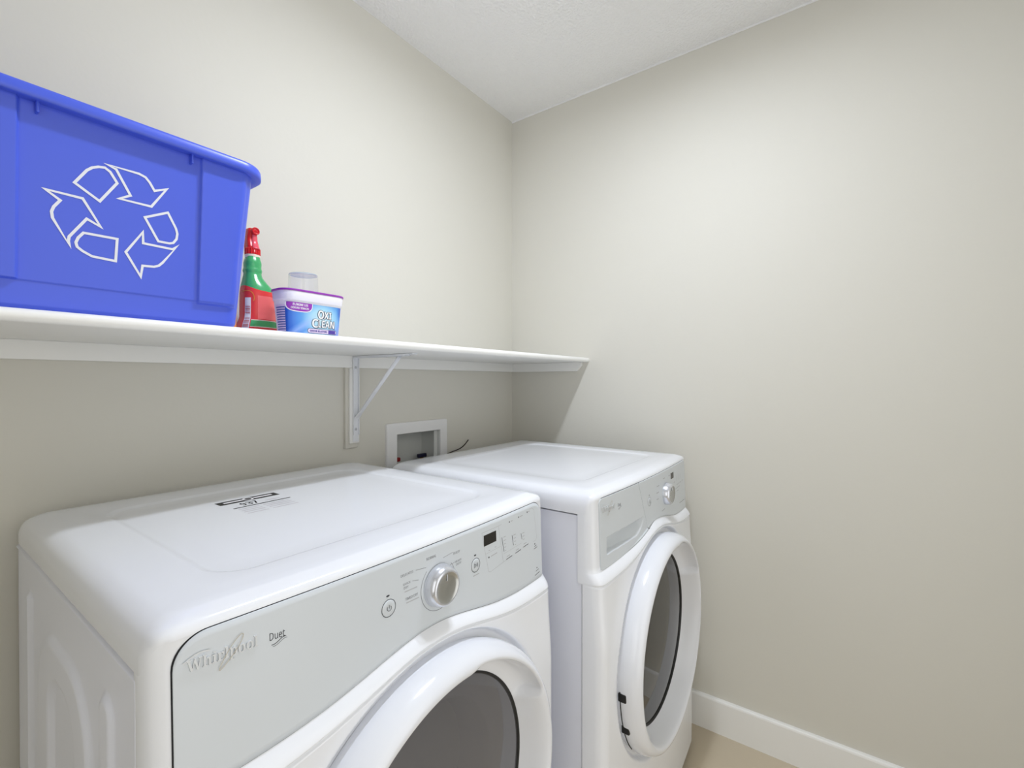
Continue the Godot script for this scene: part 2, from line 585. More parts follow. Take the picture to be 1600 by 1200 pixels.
func bulge(x: float, y: float) -> float:
	var a := c1(x); var b := c2(x)
	var t := clampf((a - y) / (a - b), 0, 1)
	var up := clampf((0.985 - y) / (0.985 - a), 0, 1)
	var z := 0.005 * up + 0.016 * sin(t * PI / 2)
	z -= 0.0042 * smoothstep(0.84, 1.0, t)
	if y < b:
		z += 0.008 * smoothstep(b, b - 0.16, y) + 0.0034 * smoothstep(0.0, 0.0035, b - y)
	return z

func front(x: float, y: float, lift := 0.0) -> Vector3:
	return Vector3(x, y, DEP + plan(x) + bulge(x, y) + lift)

func pocket(x: float, y: float) -> float:
	# the scooped grip of the detergent drawer
	if not washer_pocket: return 0.0
	var top := 0.889
	if y > top: return 0.0
	var l := smoothstep(-0.301, -0.297, x)
	var rt := 1.0 - smoothstep(-0.098 + (top - y) * 0.4 - 0.018, -0.080 + (top - y) * -0.55, x)
	var floor_y := c1(x) + 0.012 + 0.016 * smoothstep(-0.14, -0.07, x)
	var t := smoothstep(floor_y - 0.004, floor_y + 0.036, y)
	return -0.024 * l * rt * t

# height of the seam between the top and the front, which drops round the corners
func brow(x: float) -> float:
	var d := -(plan(x) + 0.012 * (x / HF) * (x / HF))
	return lerpf(0.982, 0.950, smoothstep(0.0, 0.024, d))

func front_panel(t: Node3D):
	var st := mb()
	var xs := PackedFloat32Array()
	var n := 150
	for i in n + 1:
		var s := -1.0 + 2.0 * i / n
		xs.append(HF * sin(clampf(s, -1, 1) * PI / 2) * 0.35 + HF * s * 0.65)
	var P := []
	var rows := []
	for k in 13: rows.append([0, k / 12.0])
	for k in range(1, 25): rows.append([1, k / 24.0])
	var nb := 210
	for k in range(1, nb + 1): rows.append([2, k / float(nb)])
	for r in rows:
		var row := PackedVector3Array()
		for x in xs:
			var y: float
			var z: float
			if r[0] == 0: y = lerpf(brow(x), c1(x), r[1])
			elif r[0] == 1: y = lerpf(c1(x), c2(x), r[1])
			else:
				var u: float = r[1]
				y = lerpf(c2(x), 0.03, u * 0.3 + u * u * 0.7)
			z = DEP + plan(x) + bulge(x, y)
			if r[0] == 0:
				var e := minf(r[1] * 12.0, 12.0 - r[1] * 12.0)
				z -= 0.0015 * smoothstep(0.0, 1.0, e) * (1.0 - smoothstep(HF - 0.02, HF - 0.012, absf(x)))
				if washer_pocket and x > -0.315 and x < -0.05: z -= 0.034 * smoothstep(0.5, 1.5, e)
			var d := Vector2(x, y - DOOR_Y).length()
			z -= 0.016 * (1.0 - smoothstep(0.287, 0.2965, d))
			row.append(Vector3(x, y, z))
		P.append(row)
	grid(st, P, false, false, func(p: Vector3) -> bool: return Vector2(p.x, p.y - DOOR_Y).length() < 0.243)
	# returns at the two sides
	for s in [-1, 1]:
		var A := PackedVector3Array(); var B := PackedVector3Array()
		for row in P:
			var p: Vector3 = row[0] if s < 0 else row[row.size() - 1]
			A.append(p); B.append(Vector3(p.x - s * 0.0005, p.y, DEP - 0.0375 - (0.012 if p.y > c2(HF) else 0.0)))
		for j in A.size() - 1:
			if s < 0: quad(st, B[j], A[j], A[j + 1], B[j + 1])
			else: quad(st, A[j], B[j], B[j + 1], A[j + 1])
	obj("front_panel", st, "enamel", t)

# a plate that follows the front, between two side lines and the curve above the door
func plate(called: String, material: String, t: Node3D, xa: float, xb: float, sl_a: float, sl_b: float, lift: float, grow: float, ra: float, rb: float, nx := 150, ny := 40) -> MeshInstance3D:
	var st := mb()
	var P := []
	for j in range(-1, ny + 2):
		var v := clampf(float(j) / ny, 0, 1)
		var row := PackedVector3Array()
		for i in range(-1, nx + 2):
			var u := clampf(float(i) / nx, 0, 1)
			u = lerpf(u, 0.5 - 0.5 * cos(PI * u), 0.9)
			var x0 := lerpf(xa - grow, xb + grow, u)
			var hi := 0.983 + grow
			var lo := c1(x0) + 0.0012 - grow
			for e in [[x0 - (xa - grow), ra], [(xb + grow) - x0, rb]]:
				if e[0] < e[1]:
					var q: float = e[1] - e[0]
					hi -= e[1] - sqrt(maxf(e[1] * e[1] - q * q, 0))
					lo += 0.35 * (e[1] - sqrt(maxf(e[1] * e[1] - q * q, 0))) * (1.0 if e[1] < 0.02 else 0.0)
			var y := lerpf(hi, lo, v)
			var x := x0 + (y - 0.9) * (sl_a * (1.0 - u) + sl_b * u)
			var edge := j < 0 or j > ny or i < 0 or i > nx
			row.append(Vector3(x, y, DEP + plan(x) + bulge(x, y) + (-0.0012 if edge else lift) + (pocket(x, y) if grow == 0.0 else 0.0)))
		P.append(row)
	var skip = null
	if washer_pocket and grow > 0.0: skip = func(p: Vector3) -> bool: return p.x > -0.325 and p.x < -0.055 and p.y > c1(p.x) + 0.006 and p.y < 0.92
	grid(st, P, false, false, skip)
	return obj(called, st, material, t)

func top_slab(t: Node3D):
	var st := mb()
	# inset, corner radius, height at the sides, height at the front
	var L := [[0.0, 0.024, 0.949, 0.981], [0.0, 0.024, 0.966, 0.9845], [0.0015, 0.024, 0.975, 0.9885], [0.004, 0.024, 0.982, 0.9915], [0.007, 0.024, 0.987, 0.9937], [0.013, 0.024, 0.9925, 0.9957], [0.022, 0.024, 0.997, 0.9990], [0.027, 0.024, 0.9982, 0.9998], [0.042, 0.024, 0.9996, 1.0], [0.060, 0.036, 1.0, 1.0]]
	var P := []
	var x1 := HF
	for l in L:
		var d: float = l[0]
		var lp := rr(-x1 + d, x1 - d, d, DEP - d, l[1], 0.0, 10, 24)
		for i in lp.size():
			var p := lp[i]
			var zf := 1.0 - smoothstep(0.0, 0.024, DEP - d - p.z)
			var bowx := clampf(absf(p.x) / HF, 0, 1)
			p.z -= 0.012 * bowx * bowx * smoothstep(0.3, 1.0, p.z / DEP)
			p.y = lerpf(l[2], l[3], zf)
			lp[i] = p
		P.append(lp)
	# shallow sunken field with soft corners
	for l in [[0.0, 0.0, 1.0], [0.003, 0.002, 0.9996], [0.007, 0.003, 0.9985], [0.011, 0.004, 0.9972], [0.014, 0.005, 0.9968], [0.05, 0.02, 0.9974], [0.12, 0.05, 0.9984]]:
		var d: float = l[0]
		P.append(rr(-0.268 + d, 0.268 - d, 0.108 + d, DEP - 0.086 - d, maxf(0.055 - d, 0.03), l[2], 10, 24))
	grid(st, P, false, true)
	cap(st, P[P.size() - 1])
	obj("top", st, "enamel", t)

func side_panel(t: Node3D, s: float, embossed: bool):
	var st := mb()
	var z0 := 0.0; var z1 := DEP - 0.0395; var y0 := 0.03; var y1 := 0.9455
	var P := []
	var ny := 150; var nz := 130
	if not embossed: ny = 150; nz = 130
	for j in range(-1, ny + 2):
		var row := PackedVector3Array()
		for i in range(-1, nz + 2):
			var u := clampf(float(i) / nz, 0, 1); var v := clampf(float(j) / ny, 0, 1)
			u = 1.0 - (1.0 - u) * (1.0 - u * 0.85) ; v = v * (0.15 + 0.85 * v)
			var z := lerpf(z0, z1, u); var y := lerpf(y1, y0, v)
			var x := HW
			if j < 0 or j > ny or i < 0 or i > nz: x -= 0.012
			else:
				# rolled edge along the top and the front
				var e := minf(y1 - y, z1 - z)
				if embossed:
					x += lerpf(-0.004, 0.0028, clampf(e / 0.006, 0, 1)) if e < 0.006 else 0.0028 * (1.0 - smoothstep(0.007, 0.010, e))
					x += emboss(z, y)
			row.append(Vector3(s * x, y, z))
		P.append(row)
	grid(st, P, s > 0)
	obj("side_panel", st, "cabinet", t)

func sd_rect(z: float, y: float, za: float, zb: float, yt: float, r: float) -> float:
	# distance inside a stadium-topped stripe that runs down out of sight
	var c := (za + zb) / 2; var h := (zb - za) / 2
	var q := Vector2(absf(z - c) - h + r, (y - yt) + r)
	return -(Vector2(maxf(q.x, 0), maxf(q.y, 0)).length() + minf(maxf(q.x, q.y), 0.0) - r)

func emboss(z: float, y: float) -> float:
	var k := 0.0
	if y < 0.30: return 0.0
	k += 0.0060 * smoothstep(-0.004, 0.006, sd_rect(z, y, 0.108, 0.128, 0.885, 0.01))
	k += 0.0050 * smoothstep(-0.003, 0.006, sd_rect(z, y, 0.527, 0.572, 0.885, 0.022))
	k += 0.0060 * smoothstep(-0.005, 0.009, sd_rect(z, y, 0.195, 0.485, 0.865, 0.10))
	k -= 0.0065 * smoothstep(-0.004, 0.008, sd_rect(z, y, 0.272, 0.420, 0.815, 0.06))
	return k * smoothstep(0.30, 0.34, y)

func door(t: Node3D, glass: String, drum: String):
	var d := Node3D.new()
	d.name = "door"
	t.add_child(d, true)
	d.position = Vector3(0, DOOR_Y, DEP + 0.030)
	var prof := [[0.276, -0.026], [0.280, -0.006], [0.280, 0.005], [0.2785, 0.015], [0.2748, 0.0245], [0.2695, 0.0315], [0.2635, 0.0355], [0.258, 0.0367], [0.2535, 0.0358], [0.2495, 0.0325], [0.2455, 0.027], [0.241, 0.019], [0.237, 0.010], [0.233, 0.001], [0.229, -0.008], [0.2245, -0.016]]
	var scoop := [[0.276, -0.026], [0.280, -0.006], [0.280, 0.005], [0.2785, 0.015], [0.2748, 0.0245], [0.2695, 0.0315], [0.2640, 0.0355], [0.2595, 0.0362], [0.2585, 0.0310], [0.2578, 0.0220], [0.2560, 0.0100], [0.2520, -0.001], [0.245, -0.008], [0.237, -0.012], [0.230, -0.014], [0.2245, -0.016]]
	var st := mb()
	var P := []
	var n := 220
	for k in prof.size():
		var row := PackedVector3Array()
		for i in n:
			var a := TAU * i / n
			var ad := rad_to_deg(a)
			var w := smoothstep(26.0, 27.5, ad) * (1.0 - smoothstep(74.0, 84.0, ad))
			var r := lerpf(prof[k][0], scoop[k][0], w); var z := lerpf(prof[k][1], scoop[k][1], w)
			row.append(Vector3(r * cos(a), r * sin(a), z))
		P.append(row)
	grid(st, P, true, true)
	obj("door_ring", st, "door_white", d)
	st = mb()
	lathe(st, [[0.2255, -0.020], [0.2255, -0.0150], [0.2235, -0.0138], [0.2208, -0.0158], [0.2198, -0.020]], Vector3.ZERO, 120, "z")
	obj("glass_seal", st, "rubber", d)
	st = mb()
	lathe(st, [[0.2208, -0.0178], [0.208, -0.0160], [0.18, -0.0135], [0.13, -0.0105], [0.07, -0.0088], [0.0, -0.0083]], Vector3.ZERO, 96, "z")
	obj("door_glass", st, glass, d)
	st = mb()
	lathe(st, [[0.2198, -0.0205], [0.206, -0.033], [0.197, -0.041], [0.188, -0.046], [0.178, -0.045], [0.172, -0.05], [0.166, -0.085], [0.158, -0.11]], Vector3.ZERO, 96, "z")
	obj("gasket", st, "gasket", d)
	st = mb()
	lathe(st, [[0.17, -0.105], [0.165, -0.30], [0.06, -0.33], [0.055, -0.315], [0.0, -0.31]], Vector3.ZERO, 64, "z")
	obj("drum", st, drum, t).position = d.position
	st = mb()
	var arc := []
	for k in 25:
		var a := deg_to_rad(182.0 + 40.0 * k / 24.0)
		arc.append(Vector3(0.2803 * cos(a), 0.2803 * sin(a), -0.010))
	tube(st, arc, 0.0012, 6)
	obj("hinge_gap", st, "rubber", d)
	for y in [-0.022, -0.108]:
		st = mb()
		var hx := -sqrt(0.2805 * 0.2805 - y * y)
		rbox(st, Vector3(hx + 0.0045, y, -0.005), Vector3(0.013, 0.020, 0.020), 0.003, 3)
		obj("hinge", st, "rubber", d)

func machine_shell(t: Node3D, embossed_left: bool):
	side_panel(t, -1, embossed_left)
	side_panel(t, 1, false)
	var st := mb()
	rbox(st, Vector3(0, 0.49, 0.004), Vector3(2 * HW - 0.006, 0.92, 0.008), 0.002)
	obj("back_panel", st, "cabinet", t)
	st = mb()
	rbox(st, Vector3(0, 0.035, DEP / 2 - 0.02), Vector3(2 * HW - 0.02, 0.01, DEP - 0.06), 0.002)
	obj("base_panel", st, "cabinet", t)
	for p in [Vector2(-0.3, 0.06), Vector2(0.3, 0.06), Vector2(-0.3, 0.60), Vector2(0.3, 0.60)]:
		st = mb()
		lathe(st, [[0.0, 0.0], [0.022, 0.0], [0.024, 0.004], [0.022, 0.012], [0.010, 0.014], [0.010, 0.04]], Vector3(p.x, -t.position.y, p.y), 20)
		obj("foot", st, "foot", t)
	top_slab(t)
	front_panel(t)

func knob(t: Node3D, x: float, y: float):
	var k := Node3D.new()
	k.name = "knob"
	t.add_child(k, true)
	k.position = front(x, y, 0.0012)
	k.scale = Vector3(1.0, 1.0, 0.82)
	var st := mb()
	lathe(st, [[0.0330, 0.0], [0.0330, 0.003], [0.0325, 0.008], [0.0312, 0.015], [0.0292, 0.0205], [0.0265, 0.0240], [0.0246, 0.0246], [0.0238, 0.0242]], Vector3.ZERO, 64, "z")
	obj("knob_skirt", st, "chrome", k)
	st = mb()
	lathe(st, [[0.0238, 0.0240], [0.0226, 0.0231], [0.018, 0.0219], [0.008, 0.0210], [0.0, 0.0208]], Vector3.ZERO, 64, "z")
	obj("knob_face", st, "chrome_face", k)
	st = mb()
	rbox(st, Vector3(0, 0.0155, 0.0226), Vector3(0.0016, 0.011, 0.0016), 0.0006)
	obj("pointer", st, "chrome", k)

func at_front(lift: float) -> Callable:
	return func(x: float, y: float) -> Vector3: return front(x, y, 0.0012 + lift)

func logo(t: Node3D, x: float, y: float, w: float, h: float):
	var f := at_front(0.0)
	var st := mb()
	letters(st, "Whirlpool", fontof("Droid Serif", true), x, y, w, h, f, 0.0016, -0.03)
	var pts := []
	for k in 13:
		var s := k / 12.0
		pts.append(Vector2(x - 0.003 + s * 0.024, y + h * (0.86 + 0.34 * sin(s * PI * 0.75))))
	ribbon(st, pts, 0.0016, at_front(0.0012))
	obj("brand_lettering", st, "logo", t)
	st = mb()
	var c := Vector2(x + w * 0.60, y + h * 0.48)
	var ax := Vector2(0.62, 0.78).normalized()
	var loop := []
	for k in 48:
		var a := TAU * k / 48
		var tap := 0.0036 * (1.0 + 0.25 * cos(a))
		loop.append(c + ax * (0.0185 * cos(a)) + Vector2(-ax.y, ax.x) * tap * sin(a))
	ribbon(st, loop, 0.0007, at_front(0.0018), true)
	obj("brand_swoosh", st, "logo_gold", t)

func duet(t: Node3D, x: float, y: float, w: float, h: float, m: String):
	var st := mb()
	letters(st, "Duet", fontof(), x, y, w, h, at_front(0.0001), 0.0001, -0.06)
	for o in [[0.0, 0.0009], [-0.0022, 0.0005]]:
		var pts := []
		for k in 15:
			var s := k / 14.0
			pts.append(Vector2(x + 0.002 + s * (w - 0.0005) - o[0] * 0.6, y - 0.0045 + o[0] + 0.0024 * s + 0.0014 * sin((s - 0.5) * TAU * 0.8)))
		ribbon(st, pts, o[1], at_front(0.0002))
	obj("model_lettering", st, m, t)

func button(t: Node3D, called: String, x: float, y: float, r: float, m: String):
	var st := mb()
	lathe(st, [[r * 0.93, 0.0], [r * 0.92, 0.0008], [r * 0.86, 0.0014], [r * 0.5, 0.0012], [0.0, 0.0011]], front(x, y, 0.0006), 40, "z")
	var b := obj(called, st, "panel", t)
	st = mb()
	ribbon(st, ring(x, y, r, r), 0.0009, at_front(0.0002), true)
	disc(st, x - 0.001, y + r + 0.0055, 0.0030, 0.0014, at_front(0.0003))
	if called == "power_button":
		ribbon(st, ring(x, y, r * 0.30, r * 0.30, PI * 0.72, PI * 2.28), 0.0007, at_front(0.0016))
		ribbon(st, [Vector2(x, y), Vector2(x, y + r * 0.42)], 0.0007, at_front(0.0016))
	else:
		ribbon(st, [Vector2(x - 0.0045, y - 0.0035), Vector2(x - 0.0045, y + 0.0035), Vector2(x, y)], 0.0007, at_front(0.0016), true)
		ribbon(st, [Vector2(x + 0.002, y - 0.0035), Vector2(x + 0.002, y + 0.0035)], 0.0008, at_front(0.0016))
		ribbon(st, [Vector2(x + 0.0045, y - 0.0035), Vector2(x + 0.0045, y + 0.0035)], 0.0008, at_front(0.0016))
	st.generate_normals()
	var o := MeshInstance3D.new()
	o.name = "button_symbol"
	o.mesh = st.commit()
	o.material_override = M[m]
	b.add_child(o, true)

func stripes(st: SurfaceTool, L: Array, w: float, lift := 0.0002):
	for s in L: ribbon(st, [Vector2(s[0], s[1]), Vector2(s[2], s[3])], w, at_front(lift))

func dryer():
	washer_pocket = false
	DEP = 0.695
	var t := thing("dryer", "white front-load dryer with a paper sticker on its top, nearest the camera", "dryer", Vector3(-1.242, 0.0, 0.047))
	t.rotation.y = 0.0
	machine_shell(t, true)
	plate("panel_seam", "gap", t, -0.337, 0.337, 0, 0, 0.0001, 0.0011, 0.032, 0.032, 150, 20)
	plate("control_panel", "panel", t, -0.337, 0.337, 0, 0, 0.0012, 0.0, 0.032, 0.032, 150, 20)
	door(t, "glass_grey", "drum")
	knob(t, 0.018, 0.9165)
	logo(t, -0.326, 0.9425, 0.068, 0.0165)
	duet(t, -0.245, 0.9435, 0.0172, 0.0085, "print")
	button(t, "power_button", -0.081, 0.918, 0.0120, "print")
	button(t, "start_button", 0.109, 0.918, 0.0118, "print")
	var st := mb()
	var f := at_front(0.0001)
	var fo := fontof()
	for w in [["NORMAL", -0.0072, 0.9618, 0.0208, 0.0042], ["BULKY", 0.0531, 0.9530, 0.0158, 0.0038], ["HEAVY", 0.0562, 0.9382, 0.0160, 0.0036], ["DUTY", 0.0590, 0.9332, 0.0125, 0.0036], ["DELICATES", -0.0582, 0.9530, 0.0236, 0.0036], ["QUICK", -0.0543, 0.9392, 0.0140, 0.0036], ["DRY", -0.0532, 0.9340, 0.0088, 0.0036], ["TIMED DRY", -0.0507, 0.9168, 0.0240, 0.0038]]:
		letters(st, w[0], fo, w[1], w[2], w[3], w[4], f, 0.0001)
	ribbon(st, ring(0.018, 0.9165, 0.0385, 0.0385, -PI * 1.27, PI * 0.23), 0.0008, f)
	ribbon(st, ring(0.018, 0.9165, 0.0385, 0.0385, PI * 0.82, PI * 1.72), 0.0009, f)
	stripes(st, [[0.0285, 0.9555, 0.0516, 0.9575], [0.0425, 0.9390, 0.0546, 0.9400], [-0.0294, 0.9545, -0.0085, 0.9520], [-0.0365, 0.9410, -0.0245, 0.9385]], 0.0006, 0.0001)
	obj("dial_legend", st, "print_pale", t).set_meta("kind", "stuff")
	st = mb()
	stripes(st, [[-0.0519, 0.9300, -0.0275, 0.9295], [-0.0495, 0.9130, -0.0245, 0.9125], [0.1014, 0.9008, 0.1186, 0.9008], [0.1535, 0.9193, 0.1727, 0.9203], [0.2205, 0.9664, 0.2265, 0.9666], [0.2530, 0.9676, 0.2640, 0.9678], [0.2855, 0.9698, 0.2925, 0.9699], [0.1470, 0.9315, 0.1510, 0.9315], [0.1665, 0.9322, 0.1705, 0.9322]], 0.0016, 0.0001)
	for b in [[0.1888, 4, 0.0067, 0.9428], [0.2234, 3, 0.0066, 0.9373], [0.2555, 2, 0.0066, 0.9321]]:
		for k in b[1] + 1:
			stripes(st, [[b[0] + 0.005 + k * 0.001, b[3] - k * b[2], b[0] + 0.0135, b[3] - k * b[2]]], 0.0013, 0.0001)
	for b in [[0.2040, 0.9030], [0.2360, 0.9053], [0.2650, 0.9090]]: stripes(st, [[b[0], b[1], b[0] + 0.011, b[1] + 0.0005]], 0.0016, 0.0001)
	obj("fine_print", st, "print_faint", t).set_meta("kind", "stuff")
	st = mb()
	# outlines of the option blocks
	ribbon(st, [Vector2(0.1284, 0.968), Vector2(0.179, 0.968), Vector2(0.192, 0.8965), Vector2(0.150, 0.8920), Vector2(0.1455, 0.8945)], 0.0007, f, true)
	ribbon(st, [Vector2(0.179, 0.968), Vector2(0.300, 0.9745), Vector2(0.3085, 0.969), Vector2(0.3186, 0.9075), Vector2(0.313, 0.9035), Vector2(0.192, 0.8965)], 0.0006, f)
	ribbon(st, [Vector2(0.1381, 0.9279), Vector2(0.1848, 0.9285)], 0.0005, f)
	ribbon(st, [Vector2(0.1945, 0.9115), Vector2(0.2592, 0.9136)], 0.0005, f)
	obj("option_outline", st, "print_faint", t).set_meta("kind", "stuff")
	st = mb()
	stripes(st, [[0.1888, 0.9440, 0.1950, 0.9155], [0.2234, 0.9385, 0.2278, 0.9177], [0.2555, 0.9335, 0.2590, 0.9206], [0.2019, 0.8982, 0.2223, 0.8995], [0.2339, 0.9002, 0.2543, 0.9018], [0.2629, 0.9034, 0.283, 0.9047], [0.3052, 0.8868, 0.319, 0.8882], [0.3066, 0.8310, 0.3270, 0.8330]], 0.0013, 0.0002)
	for p in [[0.2154, 0.9664], [0.2489, 0.9676], [0.2817, 0.9698], [0.1474, 0.9193], [0.3095, 0.8965], [0.3160, 0.8446]]: disc(st, p[0], p[1], 0.0018, 0.0016, f, 12)
	stripes(st, [[0.3075, 0.8915, 0.3165, 0.8925], [0.3110, 0.8385, 0.3230, 0.8398]], 0.0012, 0.0001)
	obj("option_marks", st, "print", t).set_meta("kind", "stuff")
	st = mb()
	patch(st, 0.1335, 0.1712, 0.9425, 0.9620, at_front(0.0002))
	var dm := obj("display", st, "display", t)
	dm.set_meta("label", "dark little display window")
	sticker(t)

func sticker(t: Node3D):
	var s := Node3D.new()
	s.name = "paper_sticker"
	t.add_child(s, true)
	s.position = Vector3(-0.058, 0.9976, 0.288)
	var f := func(x: float, y: float) -> Vector3: return Vector3(x, 0.0006, -y)
	var g := func(x: float, y: float) -> Vector3: return Vector3(x, 0.0008, -y)
	var k := func(x: float, y: float) -> Vector3: return Vector3(x, 0.0010, -y)
	var st := mb()
	patch(st, -0.058, 0.058, -0.068, 0.072, f)
	obj("paper", st, "paper", s)
	st = mb(false)
	patch(st, -0.058, 0.058, 0.044, 0.072, g)
	patch(st, -0.052, 0.058, 0.0000, 0.0055, g)
	var ink_text := func(x: float, y: float) -> Vector3: return Vector3(x, 0.0008, -y)
	flat_letters(st, "937", fontof("Droid Sans", true), -0.030, 0.013, 0.032, 0.022, ink_text)
	obj("black_print", st, "ink", s)
	st = mb(false)
	patch(st, -0.047, -0.010, 0.054, 0.0625, k)
	patch(st, 0.010, 0.047, 0.054, 0.0625, k)
	ribbon(st, ring(-0.001, 0.058, 0.008, 0.010), 0.004, k, true)
	obj("header_blocks", st, "paper", s)
	st = mb(false)
	for y in [-0.012, -0.024, -0.036, -0.050]:
		patch(st, -0.050, -0.012, y - 0.0022, y + 0.0022, g)
		patch(st, -0.004, 0.046, y - 0.0022, y + 0.0022, g)
	patch(st, 0.014, 0.044, 0.016, 0.022, g)
	obj("grey_print", st, "ink_pale", s).set_meta("kind", "stuff")

# lettering that lies face up
func flat_letters(st: SurfaceTool, text: String, font: Font, x: float, y: float, w: float, h: float, f: Callable):
	letters(st, text, font, x, y, w, h, f, 0.0)

func washer():
	washer_pocket = true
	DEP = 0.706
	var t := thing("washing_machine", "white front-load washing machine with a detergent drawer and dark door glass, beside the right wall", "washer", Vector3(-0.460, -0.010, 0.120))
	machine_shell(t, false)
	plate("panel_seam", "gap", t, -0.0795, 0.337, -0.41, 0, 0.0001, 0.0009, 0.003, 0.020, 160, 40)
	var sm := mb()
	ribbon(sm, [Vector2(-0.322, 0.9834), Vector2(-0.25, 0.9836), Vector2(-0.18, 0.9836), Vector2(-0.108, 0.9836)], 0.0014, func(x: float, y: float) -> Vector3: return front(x, y, 0.0006))
	obj("drawer_seam", sm, "gap", t)
	plate("detergent_drawer", "panel", t, -0.330, -0.0805, 0, -0.41, 0.0012, 0.0, 0.014, 0.003, 170, 90)
	plate("control_panel", "panel", t, -0.0785, 0.337, -0.41, 0, 0.0012, 0.0, 0.003, 0.020, 160, 40)
	washer_pocket = false
	door(t, "glass_dark", "drum_dark")
	knob(t, 0.104, 0.9130)
	logo(t, -0.322, 0.9460, 0.064, 0.0165)
	duet(t, -0.240, 0.9475, 0.0172, 0.0085, "print_pale")
	button(t, "power_button", -0.040, 0.919, 0.0120, "print_pale")
	var st := mb()
	var f := at_front(0.0001)
	stripes(st, [[0.080, 0.9605, 0.098, 0.9605], [0.135, 0.9600, 0.150, 0.9600], [0.160, 0.9470, 0.172, 0.9470], [0.022, 0.9480, 0.044, 0.9480], [0.018, 0.9300, 0.040, 0.9300], [0.018, 0.9120, 0.034, 0.9120], [0.060, 0.8700, 0.090, 0.8712]], 0.0026, 0.0001)
	for x in [0.228, 0.2488, 0.2701]:
		stripes(st, [[x, 0.9450, x, 0.9280]], 0.0016, 0.0001)
		stripes(st, [[x - 0.004, 0.9170, x + 0.012, 0.9170]], 0.0020, 0.0001)
	stripes(st, [[0.205, 0.9060, 0.262, 0.9070], [0.220, 0.8960, 0.250, 0.8965], [0.292, 0.9180, 0.306, 0.9185], [0.190, 0.9300, 0.205, 0.9300]], 0.0018, 0.0001)
	obj("dial_legend", st, "print_faint", t).set_meta("kind", "stuff")
	st = mb()
	patch(st, 0.1580, 0.1905, 0.9455, 0.9640, at_front(0.0002))
	obj("display", st, "display", t).set_meta("label", "small grey display window")

# ------------------------------------------------------------------ things on the shelf
func bin_face(y: float) -> float: return 0.162 + 0.08 * y

